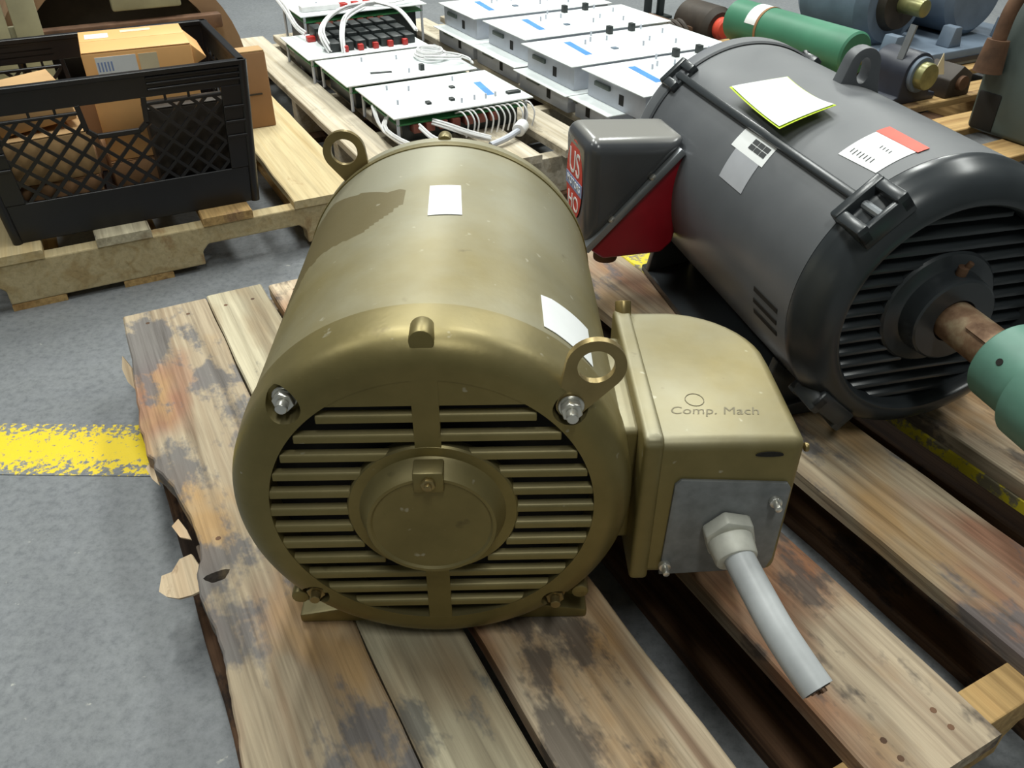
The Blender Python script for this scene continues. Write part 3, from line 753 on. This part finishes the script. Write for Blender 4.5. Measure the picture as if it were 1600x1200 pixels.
oc = carton('carton', 'shiny orange carton with white shipping label inside the black crate', .082, .200, .10, .205, .19, .213, -3, M['orange_card'])
B().box(-.080, -.005, -.0965, -.0952, .150, .205).build('shipping_label', M['white'], oc)
for k in range(5): B().box(-.077+k*.006, -.074+k*.006, -.0968, -.0964, .178, .196).build('print_mark', M['blue_logo'], oc)
B().box(.0, .035, -.0965, -.0955, .16, .205).build('packing_tape', M['cream'], oc)
B().box(-.09, -.045, .02, .06, .2156, .2162).build('packing_tape', M['white'], oc)
B().box(-.02, .04, .055, .075, .2156, .2162).build('packing_tape', M['cream'], oc)
B().prism([(.10, .170), (.128, .183), (.128, .186), (.10, .2145)], -.09, .05, 'y').build('open_flap', M['orange_card'], oc, bevel=.002)
carton('carton', 'low brown carton under the orange carton in the crate', .09, .21, .0105, .24, .20, .086, 2, M['card_brown'])
carton('carton', 'tilted kraft carton at the left inside the black crate', -.145, .16, .198, .14, .18, .055, 8, M['card'], (0, -5))
carton('carton', 'flat pale carton seen through the left crate mesh', -.138, .13, .100, .165, .17, .086, 4, M['card'])
carton('carton', 'small brown carton on the crate floor at left', -.135, .15, .0105, .17, .20, .086, -3, M['card_brown'])
carton('carton', 'dark box behind the right mesh of the black crate', .140, .060, .0105, .165, .064, .205, 0, M['dark_machine'])
carton('carton', 'narrow kraft carton at the back of the black crate', -.06, .340, .0105, .22, .045, .19, 0, M['card_brown'])

# tan box behind the crate
o = thing('carton', 'tall tan cardboard box standing behind the right end of the crate', 'box', W(.37, 2.29, .118), YW)
B().box(-.10, .105, -.04, .015, 0, .190).build('carton_body', M['card_brown'], o, bevel=.004)
B().box(-.098, .103, -.038, .013, .190, .193).build('carton_flap', M['card'], o)
B().box(.022, .082, -.0415, -.0402, .085, .089).build('print_mark', M['dark_machine'], o)

# big dark machine behind
o = thing('machine_housing', 'tan arched housing with a dark open front standing behind the crate', 'machine', W(.20, 3.16, 0), YW)
def arch(h, zc_, a, b, n=24): return [(a, 0)]+[(a*cos(R(180*i/n)), zc_+b*sin(R(180*i/n))) for i in range(n+1)]+[(-a, 0)]
oa = arch(0, .10, .365, .365); ia = arch(0, .10, .30, .31)
sh_ = B(); n_ = len(oa)
sh_.add([(x, -.20, z) for x, z in oa]+[(x, -.20, z) for x, z in ia]+[(x, .22, z) for x, z in oa]+[(x, .0, z) for x, z in ia], [(i, i+1, n_+i+1, n_+i) for i in range(n_-1)]+[(i, 2*n_+i, 2*n_+i+1, i+1) for i in range(n_-1)]+[(n_+i, n_+i+1, 3*n_+i+1, 3*n_+i) for i in range(n_-1)]+[tuple(range(2*n_, 3*n_))])
sh_.build('shell', M['tan_iron'], o)
B().prism(arch(0, .10, .305, .315), -.02, .01, 'y').build('dark_core', M['dark_machine'], o)
B().box(-.34, .30, -.25, -.203, .235, .275).build('cross_beam', M['rust'], o, bevel=.005)
B().box(-.01, .19, -.235, -.205, .305, .40).build('grey_plate', M['slat'], o, bevel=.006)
B().box(-.31, .31, -.18, -.03, 0, .05).build('base', M['dark_machine'], o, bevel=.004)
o = thing('slatted_crate', 'pale slatted wooden crate at the top left corner behind the black crate', 'crate', W(-.42, 2.862, 0), YW)
for k in range(5): B().box(.0+k*.085, .07+k*.085, 0, .02, .0, .52).build('slat', M['slat'], o, bevel=.003)
for k in range(3): B().box(0, .41, .02, .035, .06+k*.17, .13+k*.17).build('rail', M['slat'], o, bevel=.002)

# ------------------------------------------------------------------ white control panels
grpL = 'white panels with loose wiring on the left'
def posts(par, pts, z, h=.012, r=.003):
    for x, y in pts: B().cyl((x, y, z), (x, y, z+h), r, 8).build('post', M['galv'], par)
def wirebundle(paths, r=.0032, name='wire_bundle', parent=None, n=1, spread=.008, seg=6):
    b = B()
    for p in paths:
        for k in range(n):
            dx, dy, dz = (random.uniform(-spread, spread) for _ in range(3))
            b.tube([(x+dx*(.4+.6*random.random()), y+dy, z+dz*.6) for x, y, z in p], r, seg, 4)
    return b.build(name, M['white_wire'], parent, kind='stuff')
def left_unit(label, u, v, z, wx, wy, h, wires, extra=True):
    o = thing('control_panel', label, 'panel', W(u, v, z), YW, grpL)
    B().box(0, wx, 0, wy, h-.004, h).build('face_plate', M['white_panel'], o, bevel=.0012)
    pb = B().box(.012, wx-.012, .010, wy-.012, h-.024, h-.020).build('circuit_board', M['pcb'], o)
    B().box(.03, wx-.03, .03, wy-.03, 0, h-.025).build('chassis', M['black_part'], o, bevel=.003)
    for x in (.015, wx-.015):
        for y in (.014, wy-.018): B().cyl((x, y, 0), (x, y, h-.004), .0045, 8).build('standoff', M['galv'], o)
    tr = B()
    for k in range(7): tr.box(.05+k*.035, .072+k*.035, .0, .03, h-.045, h-.024)
    tr.build('terminal_block', M['term'], o, bevel=.002)
    if extra:
        for x in (.115, .180): B().box(x, x+.012, .062, .080, h, h+.006).build('switch', M['black_part'], o, bevel=.001)
        B().box(.225, .238, .162, .180, h, h+.004).build('switch', M['black_part'], o, bevel=.001)
        B().prism([(.285, .065), (.305, .065), (.322, .185), (.302, .185)], h, h+.0008).build('blue_stripe', M['blue_ink'], o)
        B().box(.335, .395 if wx > .4 else wx-.012, .045, .062, h, h+.006).build('connector_strip', M['black_part'], o, bevel=.001)
        posts(o, [(.05, .10), (.12, .20), (.2, .04), (.24, .05), (.27, .045), (.3, .05), (.07, .23), (.26, .23)], h)
    if wires: wirebundle(wires, .0028, 'wire_bundle', o, 5)
    return o
z2 = .1305
o = left_unit('white control panel nearest the gold motor with blue stripe and loose wires', .682, 1.905, z2, .385, .285, .072, None)
wirebundle([[(.0, .16, .055), (-.012, .06, .03), (.02, -.05, .012), (.09, -.075, .012)], [(.06, -.02, .05), (.08, -.075, .03), (.14, -.085, .012)], [(.02, .10, .05), (-.016, .02, .04), (.03, -.07, .02), (.12, -.09, .016)], [(.10, .0, .05), (.12, -.05, .05), (.17, -.07, .03), (.22, -.075, .012)]], .0028, 'wire_bundle', o, 6, .008)
b = B()
for k in range(12):
    x = .17+k*.017+random.uniform(-.004, .004); b.tube([(x, .02, .055), (x+.004, -.014, .066), (x+.010, -.035, .045), (x+.006, -.030, .008)], .0021, 6, 5)
b.build('wire_bundle', M['white_wire'], o, kind='stuff')
B().cyl((.295, -.085, .022), (.325, -.055, .024), .017, 16).build('round_plug', M['white_wire'], o, bevel=.004)
B().tube([(.20, -.12, .012), (.25, -.105, .016), (.295, -.085, .022)], .008, 10, 5).build('plug_lead', M['galv'], o)
o = left_unit('white control panel second from the gold motor with coiled white wires', .668, 2.215, z2, .388, .29, .072, None, False)
B().box(.075, .135, .105, .120, .072, .0735, Matrix.Rotation(R(-14), 4, 'Z')).build('label_slot', M['black_part'], o)
posts(o, [(.2, .05), (.22, .2), (.12, .22)], .072)
B().box(.235, .247, .05, .066, .072, .088).build('switch', M['black_part'], o)
ring = []
for q in range(3):
    ring.append([(.315+.045*cos(a)*(1-.12*q), .165+.06*sin(a)*(1-.12*q), .082+.006*q) for a in [2*pi*i/10 for i in range(11)]])
wirebundle(ring+[[(.30, .2, .086), (.36, .10, .092), (.385, .05, .088), (.38, .02, .086)], [(.28, .12, .088), (.35, .06, .092), (.375, .08, .088)]], .0026, 'wire_bundle', o, 3, .006)
o = left_unit('white control panel third along with dark relays and red blocks on it', .655, 2.525, z2, .385, .31, .072, None, False)
rl = B()
for k in range(7):
    for j in range(3): rl.box(.085+k*.04, .118+k*.04, .045+j*.08, .11+j*.08, .072, .098+.006*((k*3+j) % 3))
rl.build('relay_bank', M['black_part'], o, bevel=.003)
for k in range(5): B().box(.12+k*.048, .136+k*.048, .03, .046, .072, .09).build('red_block', M['relay_red'], o, bevel=.002)
B().box(.06, .085, .20, .225, .072, .088).build('red_block', M['relay_red'], o, bevel=.002)
wirebundle([[(.085, .05, .078), (.075, .09, .12), (.12, .15, .15), (.20, .20, .165), (.3, .22, .165)], [(.12, .03, .076), (.13, .06, .115), (.17, .13, .15), (.25, .19, .165)], [(.30, .22, .165), (.35, .15, .15), (.375, .08, .10)]], .003, 'wire_bundle', o, 7, .009)
o = left_unit('white control panel farthest back, raised, with three red blocks on top', .735, 2.855, z2, .44, .29, .122, None, False)
for k in range(3): B().box(.16+k*.042, .184+k*.042, .07, .10, .122, .134).build('red_block', M['relay_red'], o, bevel=.002)
posts(o, [(.05, .1), (.09, .12), (.12, .1), (.32, .15), (.36, .12), (.30, .2)], .122, .016)
B().box(.02, .15, .05, .09, .122, .14).build('white_terminal', M['white_wire'], o, bevel=.003)
wirebundle([[(-.02, .20, .145), (-.025, .1, .135), (-.03, .02, .12), (-.03, -.05, .105), (-.022, -.10, .095)], [(.25, .05, .132), (.33, .02, .138), (.42, .05, .142), (.43, .12, .132)]], .003, 'wire_bundle', o, 5, .007)

grpR = 'white boxed control panels on the right'
def right_unit(label, u, v, z, h=.0595, wx=.50, wy=.30, top=True):
    o = thing('control_panel', label, 'panel', W(u, v, z), YW, grpR)
    B().box(0, wx, 0, wy, h-.003, h).build('face_plate', M['white_panel'], o, bevel=.001)
    bx = B().box(.016, wx-.01, .012, wy-.012, 0, h-.0035).build('sheet_metal_box', M['galv'], o, bevel=.0015)
    B().box(.0150, .0162, .105, .125, .014, .040).build('side_slot', M['inner_dark'], o)
    B().box(.009, .0165, .165, min(.235, wy-.01), .036, .048).build('side_terminal', M['green_grey'], o, bevel=.002)
    for k in range(4): B().box(.09+k*.028, .112+k*.028, .004, .0125, .022, .042).build('front_terminal', M['black_part'], o, bevel=.001)
    if not top: return o
    B().prism([(.096, .085), (.118, .085), (.136, .235), (.114, .235)], h, h+.0008).build('blue_stripe', M['blue_ink'], o)
    for x in (.285, .365): B().box(x, x+.014, .255, .275, h, h+.022).build('switch', M['black_part'], o, bevel=.001)
    B().box(.20, .216, .10, .118, h, h+.003).build('indicator', M['blue_grey'], o)
    posts(o, [(.16, .19), (.19, .21), (.24, .2), (.3, .1), (.35, .14), (.4, .08), (.44, .2), (.41, .27), (.23, .27)], h, .013, .003)
    return o
lo0 = right_unit('lower white boxed panel in the right stack, nearest the terminal box', 1.185, 1.735, z2, .0505, .49, .19, False)
lo_defs = ((1.178, 1.930, 'lower white boxed panel in the right stack, second from the front'), (1.190, 2.243, 'lower white boxed panel in the right stack, third from the front'), (1.190, 2.545, 'lower white boxed panel in the right stack, farthest back'))
first = None
for u, v, lb in lo_defs:
    if first is None: first = right_unit(lb, u, v, z2, .0505, .49, .298, False)
    else: dup(first, W(u, v, z2), YW, lb)
zt = z2+.0512
hi0 = right_unit('upper white boxed panel touching the rear rim of the charcoal motor', 1.222, 1.640, zt, .068, .53, .285)
for u, v, lb in ((1.206, 1.947, 'upper white boxed panel, second from the front'), (1.236, 2.262, 'upper white boxed panel, third from the front'), (1.222, 2.580, 'upper white boxed panel at the far back of the stack')):
    dup(hi0, W(u, v, zt), YW, lb)
# white plug beside the terminal box
o = thing('white_plug', 'small white round plug standing beside the grey terminal box', 'plug', W(1.15, 1.765, .1305), YW)
B().cyl((0, 0, 0), (0, 0, .028), .011, 14).build('plug_body', M['white_wire'], o, bevel=.002); B().cyl((0, 0, .028), (0, 0, .034), .013, 14).build('plug_cap', M['white_wire'], o, bevel=.002)

# ------------------------------------------------------------------ green cylinder and other machinery at the back right
o = thing('green_roller', 'long green cylinder with a white band lying behind the charcoal motor', 'roller', W(2.10, 1.80, .208), YW)
B().lathe([(.0001, .0), (.060, .0), (.066, .006), (.066, .525), (.060, .53), (.0001, .53)], 48).build('tube_body', M['green'], o)
B().lathe([(.0665, .375), (.0672, .375), (.0672, .425), (.0665, .425)], 48, closed=True, a0=R(60), a1=R(165)).build('white_band', M['white'], o)
B().lathe([(.0665, .365), (.068, .365), (.068, .375), (.0665, .375)], 48, closed=True).build('brown_strap', M['card_brown'], o)
B().cyl((0, -.225, 0), (0, 0, 0), .021, 24).build('roller_shaft', M['brass'], o, bevel=.002)
for y in (.1, .42): B().prism([(-.075, -.0765), (.075, -.0765), (.05, -.045), (-.05, -.045)], y, y+.05, 'y').build('cradle', M['wood_dark'], o, bevel=.002)
o = thing('pillow_block', 'black pillow block bearing holding the shaft end of the green cylinder', 'bearing', W(2.10, 1.60, .1305), YW)
hs = B().prism([(-.09, 0), (.09, 0), (.09, .018), (.062, .022), (.060, .075)]+arc(0, .0745, .06, 0, 180, 16)[1:-1]+[(-.060, .075), (-.062, .022), (-.09, .018)], -.03, .09, 'y').build('housing', M['navy'], o, bevel=.004)
boolean(hs, [B().cyl((0, -.1, .0775), (0, .2, .0775), .0225, 28).build('cut', None, o, smooth=0)])
B().lathe([(.0215, -.040), (.046, -.040), (.048, -.037), (.048, -.028)], 40, M=AX(.0775)).build('bearing_ring', M['blue_grey'], o)
B().lathe([(.0001, -.064), (.034, -.064), (.036, -.060), (.036, -.030)], 40, M=AX(.0775)).build('end_cap', M['brass'], o)
B().prism([(.04, .075), (.085, .07), (.06, .13)], -.045, -.043, 'y').build('cream_tag', M['cream'], o)
B().box(-.072, -.066, .0, .02, .1, .19, Matrix.Rotation(R(14), 4, 'Y')).build('steel_strip', M['lip'], o)
o = thing('rusty_block', 'dark rusty machine part on the pallet right of the pillow block', 'part', W(2.26, 1.55, .1305), YW)
B().prism([(-.05, 0), (.05, 0), (.045, .06), (.0, .085), (-.045, .05)], 0, .10, 'y').build('body', M['dark_machine'], o, bevel=.004)
B().cyl((.0, -.012, .04), (0, 0, .04), .02, 16).build('bore', M['rust'], o)

# blue-grey gear motor
o = thing('gear_motor', 'blue grey gear motor with a brass shaft at the top right', 'machine', W(2.44, 2.02, .1305), YW)
B().prism([(-.22, .0), (.50, .0), (.50, .05), (-.22, .05)], -.25, .36, 'y').build('base_plate', M['blue_grey'], o, bevel=.006)
GM = Matrix.Translation((-.06, .05, .175))
B().lathe([(.0001, -.14), (.12, -.14), (.15, -.11), (.15, .12), (.12, .16), (.0001, .16)], 56, M=GM).build('gear_case', M['blue_grey'], o)
B().lathe([(.0001, -.165), (.075, -.165), (.085, -.14)], 40, M=GM).build('bearing_cap', M['dark_machine'], o)
B().cyl((-.06, -.20, .175), (-.06, -.10, .175), .026, 24).build('output_shaft', M['brass'], o, bevel=.003)
GM = Matrix.Translation((.26, .02, .18))
B().lathe([(.0001, -.16), (.11, -.16), (.13, -.14), (.13, .16), (.0001, .18)], 48, M=GM).build('motor_body', M['blue_grey'], o)
for k in range(12):
    B().box(-.003, .003, -.13, .15, .125, .145, GM @ Matrix.Rotation(R(k*15-82), 4, 'Y')).build('cooling_fin', M['blue_grey'], o)
for x in (-.16, .10, .36): B().prism([(x-.03, .05), (x+.03, .05), (x+.015, .11), (x-.015, .11)], -.22, -.17, 'y').build('mounting_lug', M['blue_grey'], o, bevel=.004)
B().box(-.20, .48, -.2525, -.247, .012, .026).build('base_groove', M['navy'], o)
# rusty valve cluster at the top centre
o = thing('rusty_valve', 'rusty brown valve block with an orange red cap beside the green cylinder', 'valve', W(2.06, 2.62, 0), YW)
B().prism([(-.16, 0), (.10, 0), (.12, .11), (-.02, .16), (-.15, .12)], -.08, .14, 'y').build('block', M['rust'], o, bevel=.008)
B().lathe([(.0001, -.10), (.058, -.10), (.075, -.08), (.075, .08), (.0001, .08)], 32, M=Matrix.Translation((.10, -.04, .14))).build('flange', M['dark_machine'], o)
B().lathe([(.0001, -.128), (.03, -.128), (.038, -.12), (.038, -.10)], 24, M=Matrix.Translation((.10, -.04, .145))).build('orange_cap', M['orange_red'], o)
for k in range(5):
    a = 2*pi*k/5; B().cyl((.10+.058*cos(a), -.108, .14+.058*sin(a)), (.10+.058*cos(a), -.095, .14+.058*sin(a)), .010, 6).build('bolt', M['rust'], o)
hz = B()
for k in range(4): hz.tube([(-.09+k*.026, .0, .11), (-.10+k*.026, -.05, .165), (-.07+k*.02, -.10, .12), (-.06+k*.015, -.11, .015)], .010, 10, 6)
hz.build('hose', M['dark_machine'], o)
o = thing('black_post', 'pair of short black posts standing behind the white panels', 'post', W(2.42, 3.28, 0), YW)
for x in (0, .07): B().cyl((x, 0, 0), (x, 0, .30), .018, 14).build('post_bar', M['black_part'], o, bevel=.003)
B().box(-.04, .11, -.04, .04, 0, .012).build('post_foot', M['black_part'], o)

# big dark green-grey machine at the right edge
o = thing('gearbox', 'dark green grey gearbox cut off by the right edge of the photo', 'machine', W(2.075, 1.20, .1305), YW)
hb = [(-.02, 0), (.34, 0), (.34, .36), (.07, .36), (.025, .315), (-.02, .17)]
B().prism(hb, -.24, .16, 'y').build('housing', M['green_grey'], o, bevel=.014, seg=4)
B().box(.10, .34, -.254, -.24, .04, .25).build('cover_plate', M['green_grey'], o, bevel=.006)
B().box(-.024, -.012, .085, .150, .006, .10).build('side_opening', M['inner_dark'], o, bevel=.006)
B().box(.06, .34, -.2455, -.238, .285, .291).build('seam_strip', M['galv'], o)
b = B().tube([(.06, .12, .375), (.0, .125, .345), (-.03, .13, .29), (-.040, .13, .22)], .017, 12, 6); b.cyl((-.046, .13, .15), (-.040, .13, .225), .034, 18, r1=.026)
b.build('rusty_hook', M['rust'], o)
B().cyl((.20, -.04, .36), (.20, -.04, .40), .06, 24).build('breather', M['green_grey'], o, bevel=.004)
